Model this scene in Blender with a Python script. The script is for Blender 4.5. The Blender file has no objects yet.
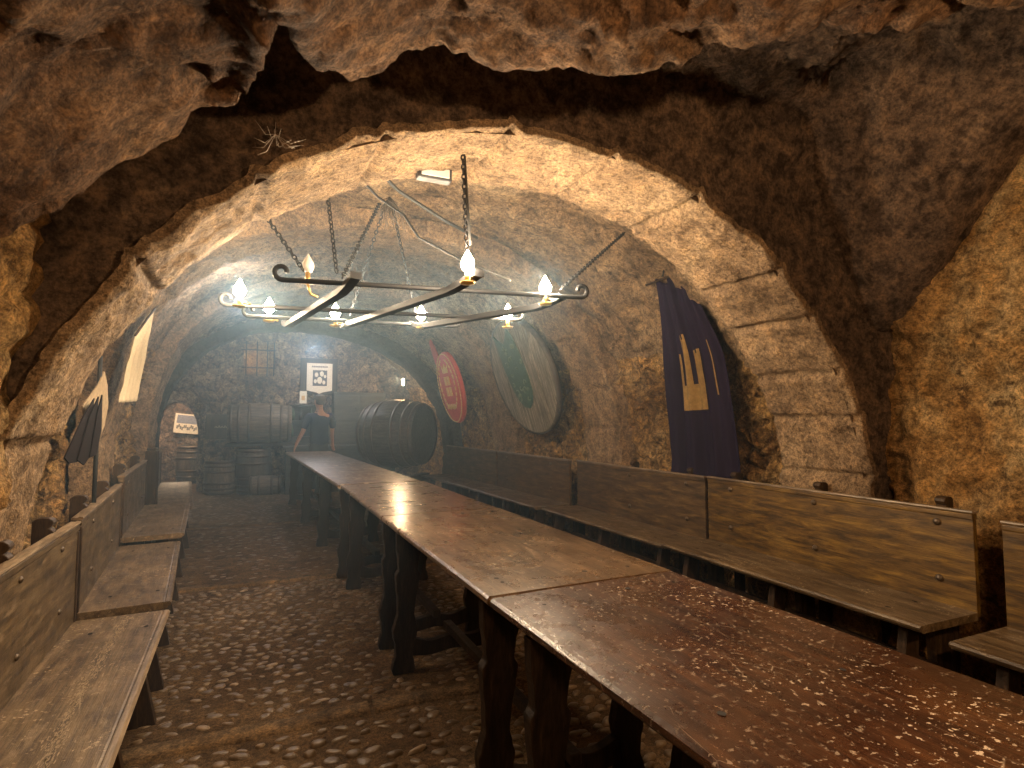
import bpy, bmesh, math, random
from mathutils import Vector, Matrix, Quaternion, noise
R = math.radians
sc = bpy.context.scene
COL = sc.collection
random.seed(7)

# ------------------------------------------------------------------ camera
F = 560.0
cam_d = bpy.data.cameras.new('camera'); cam = bpy.data.objects.new('camera', cam_d); COL.objects.link(cam)
cam_d.sensor_width = 36; cam_d.lens = 36 * F / 1024
cam_d.clip_start = .02
cam.location = (0, 0, 1.35); cam.rotation_euler = (R(90 + 3.5), 0, R(-23.5))
sc.camera = cam
sc.view_settings.view_transform = 'Standard'; sc.view_settings.look = 'None'
sc.view_settings.gamma = 1; sc.view_settings.use_curve_mapping = False
sc.view_settings.exposure = 2.0

# ------------------------------------------------------------------ helpers
class MB:
    def __init__(s): s.v = []; s.f = []; s.m = []; s.sm = []
    def add(s, vs, fs, mi=0, M=None, smooth=False):
        o = len(s.v)
        s.v += [tuple(M @ Vector(p)) if M else tuple(p) for p in vs]
        for f in fs: s.f.append([o + i for i in f]); s.m.append(mi); s.sm.append(smooth)
    def box(s, x0, x1, y0, y1, z0, z1, mi=0, M=None):
        v = [(x0,y0,z0),(x1,y0,z0),(x1,y1,z0),(x0,y1,z0),(x0,y0,z1),(x1,y0,z1),(x1,y1,z1),(x0,y1,z1)]
        s.add(v, [(0,3,2,1),(4,5,6,7),(0,1,5,4),(1,2,6,5),(2,3,7,6),(3,0,4,7)], mi, M)
    def prism(s, poly, t0, t1, axis='y', mi=0, M=None):
        """poly of 2-D points extruded along an axis: y -> poly is (x,z); x -> (y,z); z -> (x,y)"""
        n = len(poly)
        def P(a, b, t): return (a,t,b) if axis == 'y' else (t,a,b) if axis == 'x' else (a,b,t)
        v = [P(a,b,t0) for a,b in poly] + [P(a,b,t1) for a,b in poly]
        fs = [list(range(n))[::-1], [n+i for i in range(n)]] + [(i,(i+1)%n,n+(i+1)%n,n+i) for i in range(n)]
        s.add(v, fs, mi, M)
    def tube(s, pts, r, n=8, mi=0, M=None, caps=True, closed=False):
        pts = [Vector(p) for p in pts]; k = len(pts)
        rs = r if isinstance(r, (list, tuple)) else [r] * k
        vs = []; prev = None
        for i, p in enumerate(pts):
            if closed: t = pts[(i+1) % k] - pts[i-1]
            else: t = pts[min(i+1,k-1)] - pts[max(i-1,0)]
            t.normalize()
            if prev is None:
                a = Vector((0,0,1)) if abs(t.z) < .9 else Vector((1,0,0))
                u = t.cross(a).normalized()
            else: u = (prev - t * prev.dot(t)).normalized()
            prev = u; w = t.cross(u)
            for j in range(n):
                an = 2*math.pi*j/n; vs.append(p + (u*math.cos(an) + w*math.sin(an)) * rs[i])
        fs = []
        for i in range(k if closed else k-1):
            for j in range(n):
                a, b = i*n+j, i*n+(j+1)%n; c, d = ((i+1)%k)*n+(j+1)%n, ((i+1)%k)*n+j
                fs.append((a,b,c,d))
        if caps and not closed: fs += [list(range(n))[::-1], [(k-1)*n+j for j in range(n)]]
        s.add(vs, fs, mi, M, True)
    def lathe(s, prof, n=32, mi=0, M=None, smooth=True, groove=None):
        """prof: (radius, z)"""
        vs = []
        for r, z in prof:
            for j in range(n):
                an = 2*math.pi*j/n; rr = r
                if groove and j % groove == 0: rr = r - .006
                vs.append((rr*math.cos(an), rr*math.sin(an), z))
        fs = []
        for i in range(len(prof)-1):
            for j in range(n):
                fs.append((i*n+j, i*n+(j+1)%n, (i+1)*n+(j+1)%n, (i+1)*n+j))
        s.add(vs, fs, mi, M, smooth)
    def ball(s, c, r, mi=0, M=None, u=10, v=7, sc3=(1,1,1)):
        vs = []; 
        for i in range(v+1):
            th = math.pi*i/v
            for j in range(u):
                an = 2*math.pi*j/u
                vs.append((c[0]+r*sc3[0]*math.sin(th)*math.cos(an), c[1]+r*sc3[1]*math.sin(th)*math.sin(an), c[2]+r*sc3[2]*math.cos(th)))
        fs = [(i*u+j, (i+1)*u+j, (i+1)*u+(j+1)%u, i*u+(j+1)%u) for i in range(v) for j in range(u)]
        s.add(vs, fs, mi, M, True)
    def build(s, name, mats, parent=None, bevel=0, segs=2, loc=None, rot=None):
        me = bpy.data.meshes.new(name); me.from_pydata(s.v, [], s.f)
        if not isinstance(mats, (list, tuple)): mats = [mats]
        for m in mats: me.materials.append(m)
        me.polygons.foreach_set('material_index', s.m); me.polygons.foreach_set('use_smooth', s.sm)
        me.update()
        o = bpy.data.objects.new(name, me); COL.objects.link(o)
        if parent: o.parent = parent
        if loc: o.location = loc
        if rot: o.rotation_euler = rot
        if bevel:
            b = o.modifiers.new('bevel', 'BEVEL'); b.width = bevel; b.segments = segs; b.limit_method = 'ANGLE'; b.angle_limit = R(35)
        return o

def tag(o, label=None, cat=None, group=None, kind=None):
    if label: o['label'] = label
    if cat: o['category'] = cat
    if group: o['group'] = group
    if kind: o['kind'] = kind
    return o
def thing(name, label, cat, loc=(0,0,0), rz=0, group=None):
    o = bpy.data.objects.new(name, None); COL.objects.link(o); o.empty_display_size = .1
    o.location = loc; o.rotation_euler = (0,0,rz)
    return tag(o, label, cat, group)
def smooth(a, b, x):
    t = max(0., min(1., (x-a)/(b-a))); return t*t*(3-2*t)
def lerp(a, b, t): return a + (b-a)*t
def fbm(p, o=4): return noise.fractal(Vector(p), 1.0, 2.0, o)     # about -1..1
def stones(p, s, w=.35):
    """rubble relief: 0 in the joints, 1 on the stone faces"""
    q = Vector(p) / s
    q = q + Vector((noise.noise(q*1.7), noise.noise(q*1.7+Vector((9,2,4))), noise.noise(q*1.7+Vector((3,7,1)))))*.45
    d, pt = noise.voronoi(q)
    e = d[1] - d[0]
    return smooth(0, w, e) * (.55 + .45*noise.cell(Vector(pt[0])*7.3))

# ------------------------------------------------------------------ materials
def new_mat(name):
    m = bpy.data.materials.new(name); m.use_nodes = True; nt = m.node_tree; nt.nodes.clear()
    out = nt.nodes.new('ShaderNodeOutputMaterial'); b = nt.nodes.new('ShaderNodeBsdfPrincipled')
    nt.links.new(b.outputs[0], out.inputs['Surface']); return m, nt, b
def N(nt, t, **kw):
    n = nt.nodes.new(t)
    for k, v in kw.items():
        if k in n.inputs: n.inputs[k].default_value = v
        else: setattr(n, k, v)
    return n
def L(nt, a, b): nt.links.new(a, b)
def ramp(nt, fac, stops, interp='LINEAR'):
    r = nt.nodes.new('ShaderNodeValToRGB'); r.color_ramp.interpolation = interp
    els = r.color_ramp.elements
    while len(els) < len(stops): els.new(.5)
    for e, (p, c) in zip(els, stops):
        e.position = p; e.color = (c[0], c[1], c[2], 1) if isinstance(c, (tuple, list)) else (c, c, c, 1)
    L(nt, fac, r.inputs[0]); return r.outputs[0]
def mix(nt, fac, a, b, blend='MIX'):
    m = nt.nodes.new('ShaderNodeMix'); m.data_type = 'RGBA'; m.blend_type = blend
    for i, v in ((0, fac), (6, a), (7, b)):
        if isinstance(v, (int, float)): m.inputs[i].default_value = v
        elif isinstance(v, (tuple, list)): m.inputs[i].default_value = (*v[:3], 1)
        else: L(nt, v, m.inputs[i])
    return m.outputs[2]
def coords(nt, scale=(1,1,1), kind='Object'):
    tc = nt.nodes.new('ShaderNodeTexCoord'); mp = nt.nodes.new('ShaderNodeMapping'); mp.inputs['Scale'].default_value = scale
    L(nt, tc.outputs[kind], mp.inputs[0]); return mp.outputs[0]
def noi(nt, co, scale, detail=6, rough=.6, dist=0):
    n = N(nt, 'ShaderNodeTexNoise'); n.inputs['Scale'].default_value = scale; n.inputs['Detail'].default_value = detail
    n.inputs['Roughness'].default_value = rough; n.inputs['Distortion'].default_value = dist
    L(nt, co, n.inputs['Vector']); return n.outputs['Fac']
def bump(nt, b, h, strength, dist, prev=None):
    n = N(nt, 'ShaderNodeBump'); n.inputs['Strength'].default_value = strength; n.inputs['Distance'].default_value = dist
    L(nt, h, n.inputs['Height'])
    if prev: L(nt, prev, n.inputs['Normal'])
    L(nt, n.outputs[0], b.inputs['Normal']); return n.outputs[0]

def rock_mat(name, c0, c1, c2, spot=(.03,.02,.015), fine=28, strength=.8, chisel=False, spots=.5, joints=None):
    m, nt, b = new_mat(name); co = coords(nt)
    n1 = noi(nt, co, 1.6, 8, .65, .6); n2 = noi(nt, co, 9, 8, .7, .3); n3 = noi(nt, co, fine, 8, .75)
    col = ramp(nt, n1, [(.32, c0), (.5, c1), (.68, c2)])
    col = mix(nt, .75, col, ramp(nt, n2, [(.36, (.33,.30,.28)), (.5, (.95,.95,.95)), (.64, (1.35,1.27,1.12))]), 'MULTIPLY')
    col = mix(nt, .8, col, ramp(nt, n3, [(.40, (.42,.38,.35)), (.5, (1,1,1)), (.62, (1.5,1.42,1.28))]), 'MULTIPLY')
    if joints:
        vc = nt.nodes.new('ShaderNodeMixRGB'); vc.blend_type = 'ADD'; vc.inputs[0].default_value = .26
        nn = N(nt, 'ShaderNodeTexNoise'); nn.inputs['Scale'].default_value = 5; nn.inputs['Detail'].default_value = 4; L(nt, co, nn.inputs['Vector'])
        L(nt, co, vc.inputs[1]); L(nt, nn.outputs['Color'], vc.inputs[2])
        ve = N(nt, 'ShaderNodeTexVoronoi', feature='DISTANCE_TO_EDGE'); ve.inputs['Scale'].default_value = joints; L(nt, vc.outputs[0], ve.inputs['Vector'])
        vf = N(nt, 'ShaderNodeTexVoronoi'); vf.inputs['Scale'].default_value = joints; L(nt, vc.outputs[0], vf.inputs['Vector'])
        sepc = nt.nodes.new('ShaderNodeSeparateColor'); L(nt, vf.outputs['Color'], sepc.inputs[0])
        col = mix(nt, .5, col, ramp(nt, sepc.outputs[0], [(0, (.45,.36,.3)), (.5, (.95,.9,.85)), (1, (1.5,1.4,1.2))]), 'MULTIPLY')
        jn = ramp(nt, ve.outputs['Distance'], [(.0, 1.), (.12, 0.)]); col = mix(nt, mixf(nt, jn, .42), col, spot)
    sp = ramp(nt, noi(nt, co, 5.5, 10, .78), [(.36, 1.), (.45, 0.)])
    col = mix(nt, mixf(nt, sp, spots), col, spot)
    L(nt, col, b.inputs['Base Color']); b.inputs['Roughness'].default_value = .92
    b.inputs['Specular IOR Level'].default_value = .25
    n4 = noi(nt, co, fine*3.2, 4, .7)
    col_ = mix(nt, .6, col, ramp(nt, n4, [(.40, (.42,.38,.35)), (.5, (1,1,1)), (.60, (1.5,1.42,1.3))]), 'MULTIPLY'); L(nt, col_, b.inputs['Base Color'])
    p = bump(nt, b, n4, strength*.8, .012)
    p = bump(nt, b, n3, strength, .045, p)
    p = bump(nt, b, n2, strength, .07, p)
    if joints: p = bump(nt, b, ramp(nt, ve.outputs['Distance'], [(.0, 0.), (.2, 1.)]), .5, .03, p)
    if chisel:
        w = noi(nt, coords(nt, (26, 26, 9)), 3, 3, .6, 1.0)
        bump(nt, b, w, .7, .012, p)
    return m
def mixf(nt, a, k):
    n = nt.nodes.new('ShaderNodeMath'); n.operation = 'MULTIPLY'; L(nt, a, n.inputs[0]); n.inputs[1].default_value = k; return n.outputs[0]

def wood_mat(name, c0, c1, c2, rough=(.3,.55), chips=None, chip_amt=0, grain=(6,.9,6), wear=None, coat=0, bumpk=.25, chipscale=42):
    m, nt, b = new_mat(name)
    co = coords(nt, grain); oc = coords(nt)
    g = noi(nt, co, 4.5, 8, .65, .5); g2 = noi(nt, coords(nt, (grain[0]*7, grain[1]*2, grain[2]*7)), 5, 4, .6)
    big = noi(nt, oc, 2.2, 5, .6)
    col = ramp(nt, g, [(.36, c0), (.5, c1), (.65, c2)])
    col = mix(nt, .55, col, ramp(nt, g2, [(.38, (.4,.37,.34)), (.56, (1.15,1.12,1.08))]), 'MULTIPLY')
    col = mix(nt, .6, col, ramp(nt, big, [(.3, (.55,.5,.48)), (.6, (1.15,1.12,1.1))]), 'MULTIPLY')
    if wear:
        w = ramp(nt, noi(nt, coords(nt, (5,1,5)), 4, 8, .75, .3), [(.56, 0.), (.66, 1.)])
        col = mix(nt, mixf(nt, w, .6), col, wear)
    if chips:
        v = noi(nt, oc, chipscale, 3, .65, .15); c1_ = ramp(nt, v, [(.60, 0.), (.64, 1.)])
        msk = ramp(nt, noi(nt, oc, 2.3, 6, .75, .4), [(.5-.12*chip_amt, 0.), (.66-.12*chip_amt, 1.)])
        if name.startswith('reddish'):
            sx = nt.nodes.new('ShaderNodeSeparateXYZ'); L(nt, oc, sx.inputs[0])
            gx = ramp(nt, sx.outputs[0], [(.05, .35), (.5, 1.)]); mk = nt.nodes.new('ShaderNodeMath'); mk.operation = 'MULTIPLY'; L(nt, msk, mk.inputs[0]); L(nt, gx, mk.inputs[1]); msk = mk.outputs[0]
        mm = nt.nodes.new('ShaderNodeMath'); mm.operation = 'MULTIPLY'; L(nt, c1_, mm.inputs[0]); L(nt, msk, mm.inputs[1])
        col = mix(nt, mm.outputs[0], col, chips)
        # thin scratches
        sv = N(nt, 'ShaderNodeTexVoronoi', feature='DISTANCE_TO_EDGE'); sv.inputs['Scale'].default_value = 5
        wco = nt.nodes.new('ShaderNodeMapping'); wco.inputs['Rotation'].default_value = (0,0,.5); wco.inputs['Scale'].default_value = (2.2,.7,1)
        L(nt, oc, wco.inputs[0]); L(nt, wco.outputs[0], sv.inputs['Vector'])
        s_ = ramp(nt, sv.outputs['Distance'], [(.0, 1.), (.006, 0.)])
        ms = ramp(nt, noi(nt, oc, 6, 4, .7), [(.52, 0.), (.6, .45)])
        m2 = nt.nodes.new('ShaderNodeMath'); m2.operation = 'MULTIPLY'; L(nt, s_, m2.inputs[0]); L(nt, ms, m2.inputs[1])
        col = mix(nt, m2.outputs[0], col, chips)
    L(nt, col, b.inputs['Base Color'])
    rr = ramp(nt, noi(nt, oc, 7, 6, .7), [(.3, rough[0]), (.7, rough[1])]); L(nt, rr, b.inputs['Roughness'])
    b.inputs['Coat Weight'].default_value = coat; b.inputs['Coat Roughness'].default_value = .2
    p = bump(nt, b, g2, bumpk, .003)
    bump(nt, b, noi(nt, oc, 11, 5, .6), bumpk, .01, p)
    return m
def plain(name, c, rough=.6, metal=0, n_amt=.35, nscale=20, bumpk=.1):
    m, nt, b = new_mat(name); co = coords(nt); n = noi(nt, co, nscale, 6, .65)
    L(nt, mix(nt, n_amt, c, ramp(nt, n, [(.3, tuple(x*.35 for x in c)), (.7, tuple(min(1,x*1.5) for x in c))])), b.inputs['Base Color'])
    b.inputs['Roughness'].default_value = rough; b.inputs['Metallic'].default_value = metal
    bump(nt, b, n, bumpk, .01); return m
def emit(name, c, s):
    m = bpy.data.materials.new(name); m.use_nodes = True; nt = m.node_tree; nt.nodes.clear()
    out = nt.nodes.new('ShaderNodeOutputMaterial'); e = nt.nodes.new('ShaderNodeEmission'); e.inputs[0].default_value = (*c,1); e.inputs[1].default_value = s
    L(nt, e.outputs[0], out.inputs['Surface']); return m

ROCK_NEAR = rock_mat('cave_rock', (.09,.048,.027), (.185,.107,.06), (.27,.17,.10), spots=.45, strength=1.0)
ROCK_DARK = rock_mat('dark_plaster_and_shade', (.07,.047,.034), (.125,.085,.06), (.175,.12,.083), spots=.4, fine=18, strength=.8)  # dark plaster of the arch wall; on the roof it stands in for shade
RUBBLE_NEAR = rock_mat('ochre_rubble', (.26,.135,.045), (.40,.235,.09), (.52,.37,.19), spot=(.05,.025,.012), spots=.85, strength=1.0, fine=30)
RUBBLE = rock_mat('rubble_wall', (.27,.15,.06), (.46,.30,.13), (.62,.47,.27), spot=(.035,.02,.013), spots=.85, strength=1.0, joints=7)
VAULT = rock_mat('vault_stone', (.15,.10,.062), (.30,.21,.13), (.43,.33,.22), spots=.65, strength=.9)
ASHLAR = rock_mat('dressed_stone', (.18,.122,.074), (.30,.208,.13), (.39,.285,.18), spot=(.07,.045,.028), spots=.55, strength=.7, fine=46, chisel=True)
ASHLAR_SHADE = rock_mat('shade_coloured_arch_stone', (.035,.03,.025), (.06,.05,.04), (.09,.075,.058), spots=.4, strength=.6)  # dressed stone darkened in its colour to imitate an unlit arch
FARSTONE = rock_mat('far_wall_stone', (.12,.095,.08), (.27,.21,.17), (.55,.44,.35), spot=(.02,.017,.015), spots=.95, strength=1.0, joints=6)
EARTH = rock_mat('packed_earth', (.085,.052,.028), (.125,.08,.042), (.165,.11,.06), spot=(.05,.03,.017), spots=.4, strength=.6, fine=60)
KERB = rock_mat('kerb_stone', (.085,.055,.03), (.125,.082,.044), (.155,.105,.06), spots=.3, strength=.4)
def pebble_mat():
    m, nt, b = new_mat('cobbles'); g = nt.nodes.new('ShaderNodeNewGeometry')
    col = ramp(nt, g.outputs['Random Per Island'], [(0, (.095,.062,.033)), (.6, (.125,.083,.046)), (.93, (.16,.11,.064)), (1, (.27,.2,.13))])
    n = noi(nt, coords(nt), 30, 5, .6)
    L(nt, mix(nt, .7, col, ramp(nt, n, [(.3, (.45,.4,.36)), (.6, (1.1,1.1,1.1))]), 'MULTIPLY'), b.inputs['Base Color'])
    b.inputs['Roughness'].default_value = .42; bump(nt, b, n, .6, .01); return m
PEBBLE = pebble_mat()
T_NEAR = wood_mat('reddish_varnished_wood', (.024,.010,.006), (.045,.018,.009), (.075,.032,.014), (.2,.36), chips=(.6,.48,.36), chip_amt=.9, coat=.5, chipscale=70)
T_MID = wood_mat('brown_varnished_wood', (.06,.034,.016), (.115,.069,.035), (.17,.107,.058), (.22,.36), chips=(.5,.38,.25), chip_amt=.25, coat=.6)
T_FAR = wood_mat('worn_brown_wood', (.05,.03,.017), (.11,.067,.04), (.18,.12,.075), (.3,.5), chips=(.42,.32,.23), chip_amt=1.2, chipscale=11, wear=(.36,.27,.19))
LEGW = wood_mat('dark_leg_wood', (.012,.008,.005), (.024,.015,.009), (.045,.028,.016), (.35,.6), grain=(6,6,.9))
B_LEFT = wood_mat('olive_brown_bench_wood', (.036,.023,.011), (.076,.05,.024), (.12,.084,.042), (.4,.62), wear=(.24,.17,.1), bumpk=.3)
B_SEAT = wood_mat('worn_bench_seat_wood', (.045,.027,.012), (.098,.064,.03), (.16,.112,.06), (.36,.6), wear=(.26,.19,.12), chips=(.5,.38,.24), chip_amt=.2, bumpk=.35, chipscale=60)
B_RIGHT = wood_mat('golden_brown_bench_wood', (.034,.018,.003), (.088,.047,.008), (.17,.10,.018), (.4,.6), bumpk=.3)
B_RIGHT2 = wood_mat('brown_bench_wood', (.03,.017,.006), (.065,.037,.013), (.12,.074,.028), (.42,.62), bumpk=.3)
RAILW = wood_mat('worn_pale_rail_wood', (.10,.068,.038), (.18,.13,.078), (.27,.20,.13), (.32,.55), wear=(.42,.34,.23))
B_DARK = wood_mat('dark_bench_leg_wood', (.017,.010,.0055), (.036,.021,.011), (.06,.037,.019), (.45,.7), grain=(6,6,.9))
for _m in (B_DARK, LEGW):
    [n for n in _m.node_tree.nodes if n.type == 'BSDF_PRINCIPLED'][0].inputs['Specular IOR Level'].default_value = .2
BARE = plain('bare_scuffed_wood', (.30,.225,.145), .7, nscale=60)
HOLE = plain('nail_hole', (.008,.005,.004), .8)
IRON = plain('wrought_iron', (.010,.010,.012), .7, .1)
IRON_RUST = plain('dark_iron_studs', (.09,.065,.045), .45, .6)
BRASS = plain('brass_sleeve', (.55,.36,.12), .4, .8)
BULB = emit('lit_bulb', (1.0,.78,.52), 330)
BULB_OFF = plain('frosted_bulb', (.8,.78,.72), .25)
CASK = wood_mat('grey_cask_wood', (.07,.055,.04), (.13,.105,.078), (.2,.165,.125), (.55,.8), grain=(6,6,.9))
LIDW = wood_mat('weathered_lid_wood', (.07,.06,.042), (.14,.125,.092), (.34,.30,.23), (.6,.8), grain=(4,14,.8))
CASKD = wood_mat('dark_cask_wood', (.035,.028,.022), (.065,.052,.04), (.105,.085,.065), (.5,.7), grain=(6,6,.9))
CLOTH_P = plain('purple_cloth', (.016,.011,.025), .9, nscale=200, n_amt=.2)
GOLD = plain('faded_gold_fabric', (.21,.125,.035), .85, nscale=30, n_amt=.5)
CLOTH_W = plain('cream_cloth', (.5,.42,.3), .9, nscale=60, n_amt=.2)
CLOTH_T = plain('tan_cloth', (.27,.205,.135), .9, nscale=40, n_amt=.4)
CLOTH_D = plain('dark_cloth', (.013,.010,.011), .95)
RED = plain('painted_red_board', (.5,.055,.035), .5, n_amt=.25, nscale=14)
YEL = plain('painted_yellow_relief', (.62,.4,.14), .6, nscale=40)
GREENP = plain('painted_green_board', (.035,.075,.055), .55, nscale=18, n_amt=.6)
PALE = plain('pale_green_relief', (.13,.17,.11), .6, nscale=40)
PAPER = plain('paper', (.74,.70,.6), .8, n_amt=.08)
INK = plain('dark_print', (.06,.065,.08), .7, n_amt=.6, nscale=60)
BLUEINK = plain('blue_grey_print', (.2,.22,.3), .7, n_amt=.7, nscale=50)
SKIN = plain('skin', (.5,.27,.18), .5, n_amt=.1)
NAVY = plain('navy_cotton', (.02,.025,.055), .85)
TROUS = plain('charcoal_trousers', (.03,.03,.033), .85)
HAIRM = plain('grey_brown_hair', (.12,.1,.085), .7)
WHITE = plain('white_plastic', (.7,.7,.68), .4, n_amt=.1)
DARKPL = plain('dark_plastic', (.04,.04,.045), .5)
CABLE = plain('black_cable', (.02,.02,.02), .5)
TWIG = plain('dry_twigs', (.09,.065,.045), .9)
WEB = plain('dusty_cobweb', (.45,.38,.3), .9)
COUNTER = wood_mat('dark_counter_wood', (.02,.022,.02), (.04,.042,.038), (.065,.068,.06), (.45,.7), grain=(.9,6,6))

for _m in (CLOTH_P, CLOTH_D, CLOTH_W, CLOTH_T, NAVY):
    [n for n in _m.node_tree.nodes if n.type == 'BSDF_PRINCIPLED'][0].inputs['Specular IOR Level'].default_value = .05
# ------------------------------------------------------------------ tunnel shape
KEYS = [(1.9, 1.18,1.97,.75,2.58,2.0), (2.13, 1.18,1.97,.75,2.58,2.0), (2.75, 1.16,1.99,.75,2.60,2.0), (3.4, 1.12,2.04,.85,2.80,2.35), (4.6, 1.05,2.1,.9,2.90,2.1),
        (7.1, .97,2.15,.9,2.92,2.05), (8.2, .88,2.14,.85,2.8,2.05), (9.0, .75,2.13,.8,2.70,2.0), (9.4,.72,2.15,.8,2.72,2.0), (10.2, .62,2.2,.85,2.95,2.1), (11.9, .35,2.45,.9,3.08,2.1), (12.2,.33,2.45,.9,3.08,2.1)]
def keyat(Y):
    if Y <= KEYS[0][0]: return KEYS[0][1:]
    for a, b in zip(KEYS, KEYS[1:]):
        if Y <= b[0]:
            t = (Y-a[0])/(b[0]-a[0]); return [lerp(p, q, t) for p, q in zip(a[1:], b[1:])]
    return KEYS[-1][1:]
RIBS = [(2.13,2.73), (4.6,5.22), (7.1,7.75), (9.0,9.38)]
def recess(Y):
    d = .12
    for a, b in RIBS:
        if a-.001 <= Y <= b+.001: return d
    return d
def prof(Y, t, off=0):
    """t in [-1,1]: -1 left floor, 1 right floor; returns point, inward normal"""
    cx, a, z0, top, n = keyat(Y); a += off; top += off
    h = top - z0; tv = .22           # |t|>1-tv: vertical part
    s = 1 if t > 0 else -1; u = abs(t)
    if u > 1-tv:
        z = z0 * (1-u)/tv; return Vector((cx + s*a, Y, z)), Vector((-s,0,0))
    an = math.pi/2 * (1 - u/(1-tv)); c, si = math.cos(an), math.sin(an)
    if s < 0: n = n + .55*smooth(2.6, 4.4, Y)
    x = cx + s*a*c**(2/n); z = z0 + h*si**(2/n)
    nn = Vector((-s*c/a, 0, -si/h)).normalized()
    return Vector((x, Y, z)), nn

def grid(name, mats, us, vs, fn, mat_fn=None, skip=None):
    nv = len(vs); verts = [fn(u, v) for u in us for v in vs]; fs = []; mi = []
    for i in range(len(us)-1):
        for j in range(nv-1):
            if skip and skip((us[i]+us[i+1])/2, (vs[j]+vs[j+1])/2): continue
            fs.append((i*nv+j, i*nv+j+1, (i+1)*nv+j+1, (i+1)*nv+j)); mi.append(mat_fn((us[i]+us[i+1])/2, (vs[j]+vs[j+1])/2) if mat_fn else 0)
    me = bpy.data.meshes.new(name); me.from_pydata([tuple(v) for v in verts], [], fs)
    for m in (mats if isinstance(mats, list) else [mats]): me.materials.append(m)
    me.polygons.foreach_set('material_index', mi); me.polygons.foreach_set('use_smooth', [True]*len(fs)); me.update()
    o = bpy.data.objects.new(name, me); COL.objects.link(o); o['kind'] = 'structure'; return o
def rng(a, b, step):
    n = max(1, round((b-a)/step)); return [a + (b-a)*i/n for i in range(n+1)]

def wall_pt(Y, t):
    p, n = prof(Y, t, .17)
    rub = smooth(.42, .62, abs(t) + .12*fbm(p*1.3))      # rubble at the sides, smoother vault above
    d = rub*(stones(p, .15, .45)*.09 + .03*fbm(p*3) + .028*fbm(p*10,4) + .008*fbm(p*27,3)) + (1-rub)*(.05*fbm(p*1.6, 5) + .03*fbm(p*6,5) + .010*fbm(p*18,3) + .03*stones(p, .28, .15))
    d += .05*fbm(p*.9)
    return p + n*(d-.02)
YS = rng(2.25, 11.95, .03)
def t_rng(a, b, n): return [a + (b-a)*i/n for i in range(n+1)]
grid('wall_left', [RUBBLE, VAULT], YS, t_rng(-1.02, -.55, 64), wall_pt)
grid('ceiling', [VAULT], YS, t_rng(-.55, .55, 120), wall_pt)
grid('wall_right', [RUBBLE], rng(2.25, 11.95, .022), t_rng(.55, 1.02, 84), wall_pt)

# ribs of dressed stone
def rib(k, Y0, Y1, mat, joints, off=0):
    rnd = random.Random(k*11+3)
    js = sorted(joints)
    def blk(t): return sum(1 for j in js if t > j)
    offs = [(rnd.uniform(-.012,.012), rnd.uniform(-.03,.03)) for _ in range(len(js)+1)]
    splits = {b: rnd.uniform(.35,.65) for b in range(len(js)+1) if rnd.random() < .25}
    if k == 1: splits = {12: .45}
    V = ([-.07,-.03,-.015,0] if k == 1 else [-.30,-.22,-.14,-.08,-.045,-.02,0]) + [i/26 for i in range(1,26)] + [1,1.02,1.045,1.08,1.14,1.22,1.3]
    W = Y1-Y0
    def fn(t, v):
        Y = Y0 + W*max(0,min(1,v)); p, n = prof(Y, t, off)
        out = max(0, -v, v-1) * .5                         # flank faces going back into the wall
        o = blk(t); d = min([abs(t-j) for j in js] + [9]) * 3.2
        joint = 1 - smooth(.006, .03, d)
        if o in splits: joint = max(joint, .8*(1-smooth(.003,.014, abs(v-splits[o])*W)))
        edge = (1-smooth(0,.045,min(v,1-v)*W)) if 0 <= v <= 1 else 1
        q = Vector((p.x,p.y,p.z))
        if k == 4 and t < .2: p = p - n*.10*smooth(.2,-.2,t)
        q = Vector((p.x,p.y,p.z)); dep = offs[o][0] + .013*fbm(q*3.1) + .012*fbm(q*9) + .007*fbm(q*26,3) - (.024 if k == 1 else .015)*joint - edge*(.008+.022*max(0,fbm(q*5+Vector((4,4,4)))))
        r = p + n*(dep - out)
        r.y += .014*fbm(q*4+Vector((5,5,5))) * (1 if (v < .1 or v > .9) else .3)
        return r
    return grid('trim_%d' % k, mat, t_rng(-1.0, 1.0, 560 if k < 3 else 300), V, fn)
rib(1, 2.13, 2.73, ASHLAR, [-.93,-.80,-.64,-.46,-.33,-.2,-.06,.07,.2,.36,.445,.54,.616,.71,.82,.92])
rib(2, 4.6, 5.22, ASHLAR, [-.9,-.74,-.6,-.45,-.3,-.15,0,.14,.3,.46,.6,.7,.82,.93])
rib(3, 7.1, 7.75, ASHLAR, [-.9,-.7,-.5,-.3,-.1,.1,.3,.5,.63,.76,.9])
rib(4, 8.85, 9.4, ASHLAR_SHADE, [-.85,-.55,-.2,.15,.5,.8], -.10)  # shade of this rib is put into its stone colour

# ------------------------------------------------------------------ near cave: spandrel wall, rock roof, side walls
def spand(t, v):
    """funnel wall outward from the arch edge; v 0..1"""
    Y = 2.15; p, n = prof(Y, t, .0)
    out = v*1.55 + .012
    q = p - n*out
    yy = 2.17 - .38*v*v
    d = .05*fbm(Vector((q.x,3,q.z))*1.4,5) + .025*fbm(Vector((q.x,1,q.z))*5,5) + .010*fbm(Vector((q.x,1,q.z))*16,3)
    k = min(1, v*6)
    return Vector((q.x, yy - d*k + .03*(1-k)*0, max(-.02, q.z)))
grid('wall_front', [ROCK_DARK], t_rng(-1.0, 1.0, 330), [i/46*(i/46)**.2 for i in range(47)], spand)

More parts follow.
